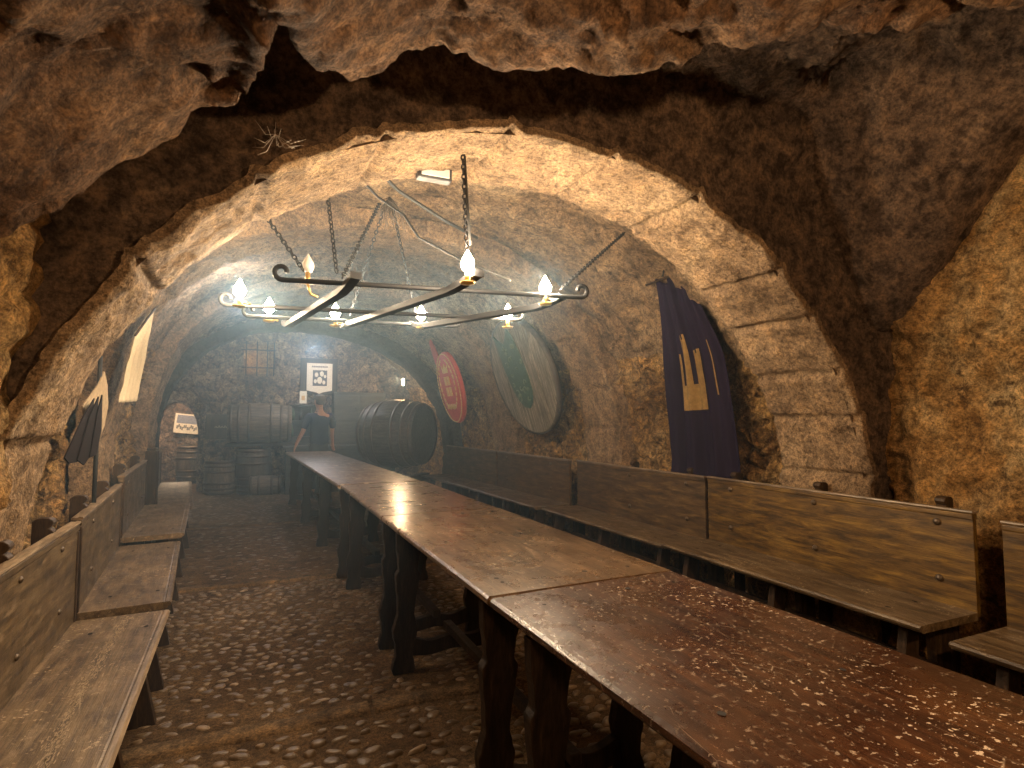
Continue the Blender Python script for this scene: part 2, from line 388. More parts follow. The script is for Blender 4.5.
def lip(x):
    pts = [(-1.6,1.7),(-.63,1.78),(-.32,1.93),(-.1,1.84),(-.04,1.62),(.0,1.42),(.04,1.55),(.12,1.70),(.25,1.78),(.5,1.76),(.8,1.72),(1.1,1.58),(1.47,1.34),(2.0,1.15),(2.6,.9),(3.2,.9),(4.2,.8)]
    for a, b in zip(pts, pts[1:]):
        if x <= b[0]: return lerp(a[1], b[1], max(0,min(1,(x-a[0])/(b[0]-a[0]))))
    return pts[-1][1]
def roof(x, y):
    P = Vector((x,y,0))
    lowL = lerp(1.86, 2.34, smooth(-.75,-.05,x)); low = lerp(lowL, 2.64, smooth(.0,.6,x))
    low = lerp(low, 2.80, smooth(1.4,2.2,x))
    low += .18*smooth(1.2,-.6,y)
    ly = lip(x) + .05*fbm((x*3,y*3,7)) + .03*fbm((x*9,y*9,2))
    hi = 3.02 - .25*smooth(.5,-1.0,x)
    step = smooth(ly-.05, ly+.26, y)
    z = lerp(low - .10*smooth(.6,0,abs(y-ly+.05)), hi, step)
    z += .07*fbm(P*1.7,3) + .03*fbm(P*4.5+Vector((3,1,0)),4) + .018*fbm(P*13,4) + .006*fbm(P*34,3)
    # ledges in the rock
    z += .05*smooth(-.1,.1, fbm(P*2.1+Vector((8,8,8))))
    # shoulders down to the side walls
    zr = lerp(2.75, 1.85, smooth(1.3, 2.13, y)); s = smooth(2.55, 3.32, x)
    z = lerp(z, min(z, zr), s)
    sl = smooth(-.7, -1.15, x); z = lerp(z, min(z, 1.6), sl)
    return Vector((x + .03*fbm(P*3+Vector((1,5,5)),3), y + .03*fbm(P*3+Vector((9,5,5)),3), z))
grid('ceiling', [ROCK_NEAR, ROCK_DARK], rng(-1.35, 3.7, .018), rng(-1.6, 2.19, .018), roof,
     mat_fn=lambda x, y: 1 if (y > lip(x)+.03 + .1*fbm((x*3,y*3,1))) else 0)  # shade painted in: darker material on the roof recess behind the lip
def rw(y, z):
    P = Vector((3.25, y, z)); lean = .0
    d = stones(P, .17, .5)*.05 + .06*fbm(P*1.8,5) + .035*fbm(P*5.5,5) + .022*fbm(P*15,4)
    return Vector((3.36 + .12*smooth(1.2,2.4,z)*(2.13-y)*.5 - d, y, z))
grid('wall_right', [RUBBLE_NEAR], rng(-1.6, 2.2, .02), rng(-.02, 3.0, .02), rw)
def lw(y, z):
    P = Vector((-1.1, y, z)); d = stones(P, .2)*.05 + .06*fbm(P*1.6,5) + .03*fbm(P*6)
    return Vector((lerp(-1.15,-.93,smooth(1.2,2.1,y)) + .23*smooth(.95,1.1,z)*smooth(1.3,1.8,y) + d, y, z))
grid('wall_left', [RUBBLE_NEAR], rng(-1.6, 2.2, .03), rng(-.02, 2.3, .03), lw)

# ------------------------------------------------------------------ far wall with doorway and grated opening
DX0, DX1, DZ = -1.90, -1.16, 1.66
def in_door(x, z):
    c = (DX0+DX1)/2; a = (DX1-DX0)/2
    if z < 1.05: return abs(x-c) < a
    return ((x-c)/a)**2 + ((z-1.05)/(DZ-1.05))**2 < 1
def in_win(x, z): return -.46 < x < .08 and 2.2 < z < 2.78
def fw(x, z):
    P = Vector((x, 11.8, z)); d = stones(P, .22, .4)*.06 + .05*fbm(P*2,5) + .02*fbm(P*9)
    return Vector((x, 11.86 - d, z))
grid('wall_far', [FARSTONE], rng(-2.7, 3.2, .03), rng(-.02, 3.4, .03), fw, skip=lambda x, z: in_door(x, z) or in_win(x, z))
# door reveal
m = MB(); c = (DX0+DX1)/2; a = (DX1-DX0)/2
ring = [(c-a, 0)] + [(c - a*math.cos(k*math.pi/16), 1.05 + (DZ-1.05)*math.sin(k*math.pi/16)) for k in range(17)] + [(c+a, 0)]
for (x0,z0),(x1,z1) in zip(ring, ring[1:]):
    def o(x, z, s): return (c + (x-c)*s, z if z < 1.05 else 1.05 + (z-1.05)*s)
    i0, i1, e0, e1 = o(x0,z0,.97), o(x1,z1,.97), o(x0,z0,1.16), o(x1,z1,1.16)
    m.add([(i0[0],11.74,i0[1]),(i1[0],11.74,i1[1]),(i1[0],12.2,i1[1]),(i0[0],12.2,i0[1]),(e0[0],11.76,e0[1]),(e1[0],11.76,e1[1])], [(0,1,2,3),(0,4,5,1)])
tag(m.build('door_1', FARSTONE), kind='structure')
# passage beyond the doorway
def pw(u, v): P = Vector((u, v, 5)); return P
def blockwall(name, fn, us, vs, mat=RUBBLE):
    return grid(name, [mat], us, vs, fn)
blockwall('wall_passage_far', lambda x, z: Vector((x, 14.2 - stones((x,3,z), .2)*.06 - .04*fbm((x*2,1,z*2)), z)), rng(-3.2,-.6,.05), rng(0,2.2,.05), FARSTONE)
blockwall('wall_passage_left', lambda y, z: Vector((-2.25 - .14*(y-12) + stones((1,y,z), .16)*.07, y, z)), rng(11.9,14.3,.04), rng(0,2.2,.04), RUBBLE)
blockwall('wall_passage_right', lambda y, z: Vector((-.95 - stones((4,y,z), .16)*.05, y, z)), rng(11.9,14.3,.06), rng(0,2.2,.06), FARSTONE)
blockwall('ceiling', lambda x, y: Vector((x, y, 2.1 + .05*fbm((x*2,y*2,1)))), rng(-3.2,-.6,.08), rng(11.9,14.4,.08), FARSTONE)
# window niche and grate
m = MB()
m.add([(-.5,11.8,2.17),(.12,11.8,2.17),(.12,11.8,2.82),(-.5,11.8,2.82),(-.5,12.35,2.17),(.12,12.35,2.17),(.12,12.35,2.82),(-.5,12.35,2.82)],
      [(0,1,5,4),(1,2,6,5),(2,3,7,6),(3,0,4,7),(4,5,6,7)])
tag(m.build('window_1', VAULT), kind='structure')
g = thing('window_grate', 'rusty iron grate over the small opening high in the far wall', 'grate', (-.19,11.76,2.49))
for x in (-.22,-.03,.15,.27):
    m = MB(); m.tube([(x,0,-.33),(x,0,.33)], .013, 6); m.build('bar', IRON, g)
for z in (-.17,.17):
    m = MB(); m.tube([(-.3,.012,z),(.3,.012,z)], .013, 6); m.build('crossbar', IRON, g)

# ------------------------------------------------------------------ floor
def floor_mesh():
    xs = rng(-3.2, 3.9, .06); ys = rng(-1.6, 14.4, .06)
    V = []; Fc = []; MI = []
    for x in xs:
        for y in ys: V.append((x, y, .012*fbm((x*1.3,y*1.3,0)) + .004*fbm((x*9,y*9,0))))
    n = len(ys)
    for i in range(len(xs)-1):
        for j in range(n-1): Fc.append((i*n+j, (i+1)*n+j, (i+1)*n+j+1, i*n+j+1)); MI.append(0)
    rnd = random.Random(3)
    def peb(x, y, a, b, h, rot, segs=10):
        o = len(V); z0 = .012*fbm((x*1.3,y*1.3,0)) - .004
        ca, sa = math.cos(rot), math.sin(rot)
        rr = [rnd.uniform(.62,1.25) for _ in range(segs)]; rr = [(rr[i]+rr[i-1])/2 for i in range(segs)]
        tl = rnd.uniform(-.25,.25)
        for lv, (s, hh) in enumerate(((1.0,-.3),(.95,.35),(.80,.80),(.45,.97))):
            for k in range(segs):
                an = 2*math.pi*k/segs; px, py = a*s*rr[k]*math.cos(an), b*s*rr[k]*math.sin(an)
                V.append((x+px*ca-py*sa, y+px*sa+py*ca, z0 + h*hh + tl*py*.5))
        V.append((x,y,z0+h))
        for lv in range(3):
            for k in range(segs): Fc.append((o+lv*segs+k, o+lv*segs+(k+1)%segs, o+(lv+1)*segs+(k+1)%segs, o+(lv+1)*segs+k)); MI.append(1)
        for k in range(segs): Fc.append((o+3*segs+k, o+3*segs+(k+1)%segs, o+4*segs)); MI.append(1)
    y = .3
    while y < 11.6:
        big = y < 2.55
        st = .074 if big else .062 if y < 5.2 else .08
        x = -1.0 + rnd.uniform(0,.06)
        while x < 3.0:
            w = rnd.uniform(.75,1.25)*st
            if not any(abs(y-k) < .105 for k in (2.73, 5.13, 7.9)):
                bare = fbm((x*1.1,y*1.1,4))
                if rnd.random() < (.97 if y < 5.2 else .7) - (.5 if bare > .35 else 0):
                    hh = rnd.uniform(.006,.017) * (1.25 if big else .95 if y < 5.2 else .4)
                    peb(x + rnd.uniform(-.012,.012), y + rnd.uniform(-.02,.02), w*.5, st*rnd.uniform(.2,.4), hh, rnd.uniform(-.5,.5))
            x += w*1.12 + rnd.uniform(.0,.022)
        y += st*rnd.uniform(.88,1.0)
    # long kerb slabs set flush across the floor
    for yk in (2.73, 5.13, 7.9):
        x = -1.1
        while x < 3.1:
            l = rnd.uniform(1.3,1.9); k = 14; o = len(V); z = .012
            for i in range(k+1):
                xx = x + (l-.02)*i/k
                w0 = .058 + .008*fbm((xx*3,yk,1)); w1 = .058 + .008*fbm((xx*3,yk,8))
                zz = z + .006*fbm((xx*3,yk,3))
                V.extend([(xx,yk-w0,-.02),(xx,yk-w0+.008,zz),(xx,yk+w1-.008,zz+.002),(xx,yk+w1,-.02)])
            for i in range(k):
                for j in range(3): Fc.append((o+i*4+j, o+(i+1)*4+j, o+(i+1)*4+j+1, o+i*4+j+1)); MI.append(2)
            x += l
    me = bpy.data.meshes.new('floor'); me.from_pydata(V, [], Fc)
    for mm in (EARTH, PEBBLE, KERB): me.materials.append(mm)
    me.polygons.foreach_set('material_index', MI); me.polygons.foreach_set('use_smooth', [True]*len(Fc)); me.update()
    o = bpy.data.objects.new('floor', me); COL.objects.link(o); o['kind'] = 'structure'
floor_mesh()

# ------------------------------------------------------------------ tables
def lyre(w, h, flip=1):
    """wavy board outline (x, z), outer edge wavy both sides"""
    half = [(0.0,.50),(.03,.56),(.08,.50),(.13,.40),(.20,.44),(.26,.56),(.31,.60),(.36,.50),(.42,.40),(.52,.44),(.62,.54),(.70,.60),(.74,.46),(.80,.50),(.90,.62),(1.0,.66)]
    # smooth the outline
    out = []
    for (a, b), (c_, d) in zip(half, half[1:]):
        for k in range(4):
            t = k/4; out.append((lerp(a,c_,t), lerp(b,d,t*t*(3-2*t))))
    out.append(half[-1])
    rt = [(w*b, h*a) for a, b in out]; lf = [(-w*b*.92, h*a) for a, b in out][::-1]
    return rt + lf
def make_table(x_near, x_far, y0, y1, mat, label, group=None, trestles=None, w=.72, drop=0):
    ln = y1-y0; ang = math.atan2(-(x_far-x_near), ln)
    t = thing('trestle_table', label, 'table', (x_near, y0, 0), ang, group)
    ln = math.hypot(ln, x_far-x_near); g = .006
    m = MB(); rnd = random.Random(int(y0*100)+5)
    # top made of one wide board, slightly uneven edge, thumb-moulded
    k = 40; zt = .80-drop; th = .034
    vs = []; 
    for i in range(k+1):
        y = g + (ln-2*g)*i/k; e0 = .0025*fbm((0,y*3+y0,1)); e1 = .0025*fbm((5,y*3+y0,1)); 
        vs += [(e0+.012,y,zt-th),(e0,y,zt-th+.012),(e0,y,zt-.008),(e0+.008,y,zt),(w*.33,y,zt+.0012),(w*.66,y,zt+.0012),(w+e1-.008,y,zt),(w+e1,y,zt-.008),(w+e1,y,zt-th+.012),(w+e1-.012,y,zt-th)]
    fs = [(i*10+j, i*10+(j+1)%10, (i+1)*10+(j+1)%10, (i+1)*10+j) for i in range(k) for j in range(10)]
    m.add(vs, fs + [list(range(10)), [k*10+j for j in range(10)][::-1]])
    holes = [(.12,.10),(.17,.10),(.12,.42),(ln-.13,.12),(ln-.11,.44),(ln*.5,.12),(ln*.5+.02,.5),(.11,.6),(ln-.12,.62)]
    for hy, hx in holes:
        r = rnd.uniform(.006,.011)
        m.add([(hx*w/.72 + r*math.cos(q*.6283), hy + r*1.2*math.sin(q*.6283), zt+.0022) for q in range(10)], [list(range(10))], 1)
    m.build('tabletop', [mat, HOLE], t)
    for ty in (trestles or [.17, ln-.17]):
        m = MB(); m.box(.06, w-.06, ty-.04, ty+.04, zt-th-.035, zt-th); m.build('batten', LEGW, t, bevel=.004)
    trs = trestles or [.17, ln-.17]
    for ty in trs:
        for s, x in ((-1,.085),(1,w-.085)):
            q = MB(); q.prism(lyre(.115, zt-th-.035), -.024, .024, 'y')
            M = Matrix.Translation((x - s*.0, ty, 0)) @ Matrix.Shear('XY', 4, (0,0)) 
            lo = q.build('leg', LEGW, t, bevel=.004)
            lo.location = (x, ty, 0); lo.rotation_euler = (0, R(2.2)*s*-1, 0)
        q = MB(); n = 18; top = []; bot = []
        for i in range(n+1):
            x = .10 + (w-.2)*i/n; u = i/n
            wv = .018*math.cos(u*math.pi*4); top.append((x, .16+wv*.7+.01*math.cos(u*math.pi*2))); bot.append((x, .08+wv*.4))
        q.prism(bot + top[::-1], -.02, .02, 'y'); q.build('crossrail', LEGW, t, bevel=.003, loc=(0,ty,0))
    q = MB(); q.box(w/2-.022, w/2+.022, trs[0]-.09, trs[-1]+.09, .165, .205)
    q.build('stretcher', LEGW, t, bevel=.005)
    return t
make_table(.70,.635, .02,1.635, T_NEAR, 'nearest trestle table, reddish varnished top flecked with white chips')
make_table(.635,.598, 1.645,3.215, T_MID, 'second trestle table from the front, brown top butted to the reddish one', w=.725)
make_table(.598,.562, 3.222,4.83, T_MID, 'third trestle table, light reflections on its brown top, dark gap at its far end', w=.715)
make_table(.545,.27, 4.86,9.87, T_FAR, 'long far trestle table with a badly worn top reaching the bar end', trestles=[.17,1.45,2.95,4.62], w=.71)

# ------------------------------------------------------------------ benches (local: y along length, seat front at +x, back at x=0)
def notched(w, z0, z1):
    h = z1
    return [(-w,z0),(0,z0),(0,h-.075),(.012,h-.068),(.016,h-.058),(.008,h-.048),(-.002,h-.042),(.010,h-.034),(.017,h-.022),(.012,h-.010),(0,h-.002),(-.02,h),(-w*.75,h-.002),(-w,h-.012)]
GL, GR = 'settles along the left wall', 'settles along the right wall'
def make_bench(label, group, loc, rz, ln, wood, seatw, sz=.45, top=.90, depth=.42, posts=None, legs=None, bolts=True, strip=False, back=True, post_top=.075, bfrom=0, lean=.0):
    t = thing('settle_bench', label, 'bench', loc, rz, group)
    rnd = random.Random(len(label))
    # seat with moulded front edge
    m = MB(); prof_ = [(0,sz-.035),(depth-.02,sz-.035),(depth-.012,sz-.030),(depth-.012,sz-.024),(depth,sz-.020),(depth+.004,sz-.010),(depth-.004,sz-.001),(depth-.02,sz),(depth-.024,sz-.003),(depth-.03,sz),(0,sz)]
    m.prism(prof_, .004, ln-.004, 'y')
    for hy in (.22, ln-.22):
        for hx in (.1,.3):
            r = .009; m.add([(hx+r*math.cos(q*.6283), hy+r*1.6*math.sin(q*.6283), sz+.0015) for q in range(10)], [list(range(10))], 1)
    m.build('seat', [seatw, HOLE], t)
    if strip:
        m = MB(); rr = random.Random(4)
        # bare scuffed streak along the middle of the seat and along its front edge
        for q in range(1500):
            y = rr.uniform(.02, ln-.03); x = .205 + .012*math.sin(y*3) + rr.gauss(0,.011)*(.6+.6*math.sin(y*5)**2)
            a_, b_ = rr.uniform(.0006,.0026), rr.uniform(.002,.013)
            m.add([(x-a_,y-b_*.5,sz+.0006),(x+a_*.3,y-b_,sz+.0006),(x+a_,y+b_*.4,sz+.0006),(x-a_*.2,y+b_,sz+.0006)], [(0,1,2,3)])
        m.build('worn_streak', BARE, t)
        m = MB(); m.prism([(depth-.016,sz+.0004),(depth-.004,sz-.0002),(depth+.0048,sz-.0095),(depth+.0035,sz-.014),(depth-.012,sz-.010)], .005, ln-.005, 'y')
        m.build('worn_edge', RAILW, t)
    if back:
        m = MB(); bk = [(-.028,sz-.02),(0,sz-.02),(.0-lean,top-.03),(.004-lean,top-.024),(.004-lean,top-.004),(-.004-lean,top),(-.03-lean,top),(-.036-lean,top-.008),(-.028-lean,top-.03)]
        m.prism(bk, .006, ln-.006, 'y'); m.build('backrest', wood, t, bevel=.002)
        m = MB(); m.prism([(-.036-lean,top+.0005),(.005-lean,top+.0005),(.009-lean,top+.006),(.007-lean,top+.012),(-.008-lean,top+.014),(-.012-lean,top+.010),(-.030-lean,top+.012),(-.038-lean,top+.008)], .004, ln-.004, 'y')
        m.build('top_rail', RAILW, t)
        if group == GL:
            for y0 in (.0, ln-.03):
                m = MB(); m.box(-.03, .006, y0+.004, y0+.026, sz+.001, top-.032); m.build('end_batten', B_DARK, t, bevel=.003)
    for py in (posts if posts is not None else [.25, ln-.25]):
        q = MB(); q.prism(notched(.055, 0, top+post_top), -.024, .024, 'y')
        q.build('post', B_DARK, t, bevel=.003, loc=(-.04, py, 0))
    for ly in (legs or [.14, ln*.5, ln-.14]):
        q = MB(); q.prism([(depth-.07,sz-.035),(depth+.015,0),(depth-.11,0),(depth-.15,sz-.035)], -.022, .022, 'y')
        q.build('leg', B_DARK, t, bevel=.003, loc=(-.035, ly, 0))
        q = MB(); q.prism([(.0,sz-.035),(.11,sz-.035),(.09,0),(-.03,0)], -.022, .022, 'y')
        q.build('rear_leg', B_DARK, t, bevel=.003, loc=(.02, ly, 0))
    q = MB(); q.box(.12, .15, .12, ln-.12, .16, .21); q.build('stretcher', B_DARK, t, bevel=.003)
    if bolts and back:
        for by in (posts if posts is not None else [.25, ln-.25]):
            if bolts == 1 or True:
                for bz in (sz+.12, top-.06):
                    q = MB(); M = Matrix.Translation((.001 - lean*(bz-sz)/(top-sz), by, bz)) @ Matrix.Rotation(R(90), 4, 'Y')
                    k_ = .68 if group == GL else 1; q.lathe([(.018*k_,0),(.0165*k_,.006*k_),(.011*k_,.011*k_),(.001,.014*k_)], 10, 0, M)
                    q.build('bolt', IRON_RUST, t)
    return t
GL, GR = 'settles along the left wall', 'settles along the right wall'
def place(a, b): return (a[0], a[1], 0), math.atan2(-(b[0]-a[0]), b[1]-a[1]), math.hypot(b[0]-a[0], b[1]-a[1])
# left row: back line points
for (A, B, kw, lab) in [
    ((-.69,.95), (-.775,3.15), dict(strip=True, top=.872, sz=.44, depth=.365, posts=[.25,.83,1.45,1.93], legs=[.14,.75,1.42,2.03]), 'nearest left settle with a pale scuffed streak along its seat'),
    ((-.775,3.17), (-.925,4.70), dict(top=.885, sz=.465, depth=.365, posts=[.35,1.1], legs=[.15,.78,1.38]), 'second settle from the front on the left, plain brown seat beside the nearest one'),
    ((-.92,4.72), (-1.07,6.42), dict(top=.935, sz=.515, depth=.38, posts=[.3,1.35]), 'third left settle, between the second settle and the tall dark post'),
    ((-1.06,6.62), (-1.36,9.2), dict(top=.90, sz=.45, depth=.38, posts=[.03,1.8], post_top=.02), 'farthest left settle, pale seat showing beyond the tall dark post')]:
    loc, rz, ln = place(A, B); make_bench(lab, GL, loc, rz, ln, B_LEFT, B_SEAT, **kw)
# right row (facing left): origin at far end, rotated by 180
def rbench(A, B, lab, wood, seatw, **kw):
    ln = math.hypot(B[0]-A[0], B[1]-A[1]); rz = math.pi + math.atan2(-(B[0]-A[0]), B[1]-A[1])
    return make_bench(lab, GR, (B[0],B[1],0), rz, ln, wood, seatw, **kw)
rbench((3.02,-.25), (3.02,1.46), 'right settle cut off by the right edge of the picture, low seat', B_RIGHT, B_SEAT, top=.88, sz=.43, depth=.42, posts=[.3,1.3])
rbench((3.02,1.56), (3.03,3.30), 'nearest complete right settle, golden brown backrest with six iron studs', B_RIGHT, B_SEAT, top=.905, sz=.455, posts=[.23,.90,1.58], post_top=.06)
rbench((3.03,3.32), (2.98,5.15), 'right settle in front of the purple banner, joined to the golden brown one', B_RIGHT2, B_SEAT, top=.90, sz=.445, posts=[.95-.05,1.63], post_top=.06)
rbench((2.93,5.22), (2.83,7.0), 'right settle below the big round green-painted lid', B_RIGHT2, B_SEAT, top=.90, sz=.45, posts=[.3,1.4], post_top=-.02)
rbench((2.83,7.03), (2.68,8.85), 'farthest right settle, below the red oval board by the large cask', B_RIGHT2, B_SEAT, top=.90, sz=.45, posts=[.3,1.4], post_top=-.02)

m = MB(); m.box(-.05,.05,-.07,.07,0,1.03); m.box(-.04,.04,-.055,.055,1.03,1.06)
tag(m.build('wooden_post', B_DARK, bevel=.01, loc=(-1.04,6.52,0)), 'tall dark square post standing at the end of the left settles', 'post')

# ------------------------------------------------------------------ chandelier
ZC = 1.935
ch = thing('chandelier', 'wrought iron grid chandelier with bare lit bulbs hanging on chains from the vault', 'chandelier', (.6,3.0,ZC))
def C(p): return (p[0]-.6, p[1]-3.0, p[2]-ZC)
def flatbar(pts, w, h, name='crossbar'):
    m = MB(); n = len(pts); vs = []
    for i, p in enumerate(pts):
        p = Vector(C(p)); a_ = Vector(C(pts[max(0,i-1)])); b_ = Vector(C(pts[min(n-1,i+1)])); t = (b_-a_).normalized()
        s = t.cross(Vector((0,0,1))).normalized()*w/2; u = s.cross(t).normalized()*h/2
        vs += [p-s-u, p+s-u, p+s+u, p-s+u]
    fs = [(i*4+j, i*4+(j+1)%4, (i+1)*4+(j+1)%4, (i+1)*4+j) for i in range(n-1) for j in range(4)] + [(0,1,2,3),(4*n-1,4*n-2,4*n-3,4*n-4)]
    m.add(vs, fs); return m.build(name, IRON, ch, bevel=.002)
BARS = [((.335,2.47),(.085,3.86)), ((.81,2.22),(.40,3.78)), ((1.36,2.48),(.84,3.58))]
for (x0,y0),(x1,y1) in BARS:
    pts = []
    for k in range(15):
        t = k/14; up = .035*smooth(.12,0,t)*1.0 + .03*smooth(.92,1,t); pts.append((lerp(x0,x1,t), lerp(y0,y1,t), ZC+up))
    flatbar(pts, .046, .030)
def longbar(a, b, z, curl=.035):
    m = MB(); A = Vector((*a, z)); B = Vector((*b, z)); d = (B-A).normalized()
    def sc_(P, dr):
        out = []
        for k in range(14):
            an = -math.pi/2 + k/13*math.pi*1.55; r = curl*(1-.45*k/13)
            out.append(P + dr*(r*math.cos(an)) + Vector((0,0,curl + r*math.sin(an))))
        return out
    pts = sc_(A, -d)[::-1] + sc_(B, d)
    m.tube([C(p) for p in pts], .0115, 8); m.build('long_bar', IRON, ch)
longbar((.04,2.64),(1.44,2.43), ZC+.025)
longbar((-.22,3.34),(1.40,3.12), ZC+.022)
longbar((-.12,3.66),(1.12,3.52), ZC+.022)
bulbs = [((464,262),.76,2.22,2.005), ((543,284),1.25,2.46,2.00), ((239,290),-.15,3.18,2.01), ((267,310),-.01,3.66,2.02), ((335,316),.37,3.62,2.01), ((421,316),.88,3.48,2.01), ((508,310),1.32,3.10,1.985)]
def bulb_geo(m, x, y, z, mi=0):
    M = Matrix.Translation((x,y,z)) @ Matrix.Diagonal((1.35,1.35,1.05,1)); m.lathe([(.001,-.032),(.013,-.028),(.02,-.014),(.0215,0),(.018,.016),(.011,.032),(.005,.046),(.0008,.056)], 12, mi, M)
for (_, x, y, z) in bulbs + [(0,.16,2.85,2.09)]:
    off = (x, y) == (.16,2.85)
    # candle tube + curled bracket from the nearest bar
    m = MB(); m.lathe([(.0,z-ZC-.085),(.011,z-ZC-.085),(.012,z-ZC-.034),(.0,z-ZC-.034)], 10, 0, Matrix.Translation((x-.6,y-3.0,0)))
    m.lathe([(.0,z-ZC-.092),(.03,z-ZC-.088),(.034,z-ZC-.08),(.0,z-ZC-.084)], 12, 0, Matrix.Translation((x-.6,y-3.0,0)))
    m.tube([C((x,y,z-.09)), C((x+.015,y+.02,ZC+.02)), C((x+.05,y+.05,ZC+.015))], .007, 6)
    hd = m.build('candle_holder', BRASS, ch)
    m = MB(); bulb_geo(m, x-.6, y-3.0, z-ZC); b_ = m.build('bulb', BULB_OFF if off else BULB, hd)
def chain(m, a, b, sag=.0, link=.034, r=.0035, M=None):
    a, b = Vector(a), Vector(b); n = max(3, int((b-a).length/(link*.78)))
    for i in range(n):
        t = (i+.5)/n; p = a.lerp(b, t) + Vector((0,0,-sag*4*t*(1-t))); d = (b-a).normalized()
        u = d.cross(Vector((.3,.5,.81))).normalized()
        if i % 2: u = d.cross(u).normalized()
        loop = [p + d*(link/2*math.cos(q*math.pi/4)) + u*(link*.28*math.sin(q*math.pi/4)) for q in range(8)]
        m.tube(loop, r, 5, closed=True)
for a, b in [((.80,2.42,2.62),(.775,2.27,2.05)), ((-.17,3.02,2.55),(.13,2.64,2.01)), ((.20,2.92,2.86),(.27,2.62,2.01)), ((.62,3.55,2.72),(.30,2.66,2.0)), ((2.28,3.25,2.66),(1.36,2.50,2.01)), ((.66,3.62,2.72),(.46,3.62,2.0)), ((.72,3.62,2.72),(.86,3.52,2.0))]:
    m = MB(); chain(m, C(a), C(b), .0); m.build('chain', IRON, ch)
m = MB(); m.tube([C(p) for p in [(.812,2.43,2.62),(.80,2.35,2.35),(.785,2.26,2.10)]], .006, 6)
pts = [(.22,2.95,2.84),(.35,3.05,2.72),(.55,3.2,2.62),(.68,3.1,2.5),(.74,3.0,2.35),(.9,2.8,2.2),(1.1,2.55,2.04)]
m.tube([C(p) for p in pts], .007, 6); m.build('cord', CABLE, ch)

# cable strung along the vault
m = MB(); pts = [(-.62,3.1,2.36),(-.3,3.05,2.58),(0,3.0,2.72),(.22,2.95,2.81),(.45,3.1,2.80),(.7,3.35,2.74),(1.0,3.4,2.62),(1.3,3.6,2.6)]
m.tube(pts, .011, 6); tag(m.build('electric_cable', CABLE), 'thick black cable looping under the vault above the chandelier', 'cable')
# dry twigs
m = MB(); rnd = random.Random(9)
for k in range(60):
    a_ = rnd.uniform(0, 6.28); p = Vector((.70,3.62,2.80)); q = p + Vector((math.cos(a_)*rnd.uniform(.02,.11), math.sin(a_)*rnd.uniform(.02,.11), -rnd.uniform(.05,.22)))
    m.tube([p, (p+q)/2 + Vector((rnd.uniform(-.03,.03),0,.0)), q], .0025, 4)
tag(m.build('twig_bunch', TWIG), 'dark bunch of dry twigs tied under the vault behind the chandelier', 'dried plant')
# bulkhead lamp on the first arch
t = thing('bulkhead_light', 'small unlit rectangular safety light fixed under the crown of the front arch', 'light fixture', (.72,2.62,2.545))
m = MB(); m.box(-.085,.085,-.03,.03,-.03,.03); m.build('case', DARKPL, t, bevel=.006)
m = MB(); m.box(-.07,.07,-.036,-.03,-.02,.024); m.build('diffuser', WHITE, t, bevel=.003)
# cobwebs
rnd = random.Random(21)
def web(c, n, s, lab):
    m = MB()
    for k in range(n):
        p = Vector(c); q = p + Vector((rnd.uniform(-s,s), rnd.uniform(-.05,.05), rnd.uniform(-s,s*.3)))
        mid = (p+q)/2 + Vector((0,0,-s*.25)); m.tube([p, mid, q], .0007, 3)
    tag(m.build('cobweb', WEB), lab, 'cobweb', kind='stuff')
web((.0,2.05,2.33), 16, .10, 'dusty cobweb strands on the dark wall over the left of the arch')
web((.25,2.9,2.80), 16, .16, 'dusty cobweb strands under the vault above the chandelier')

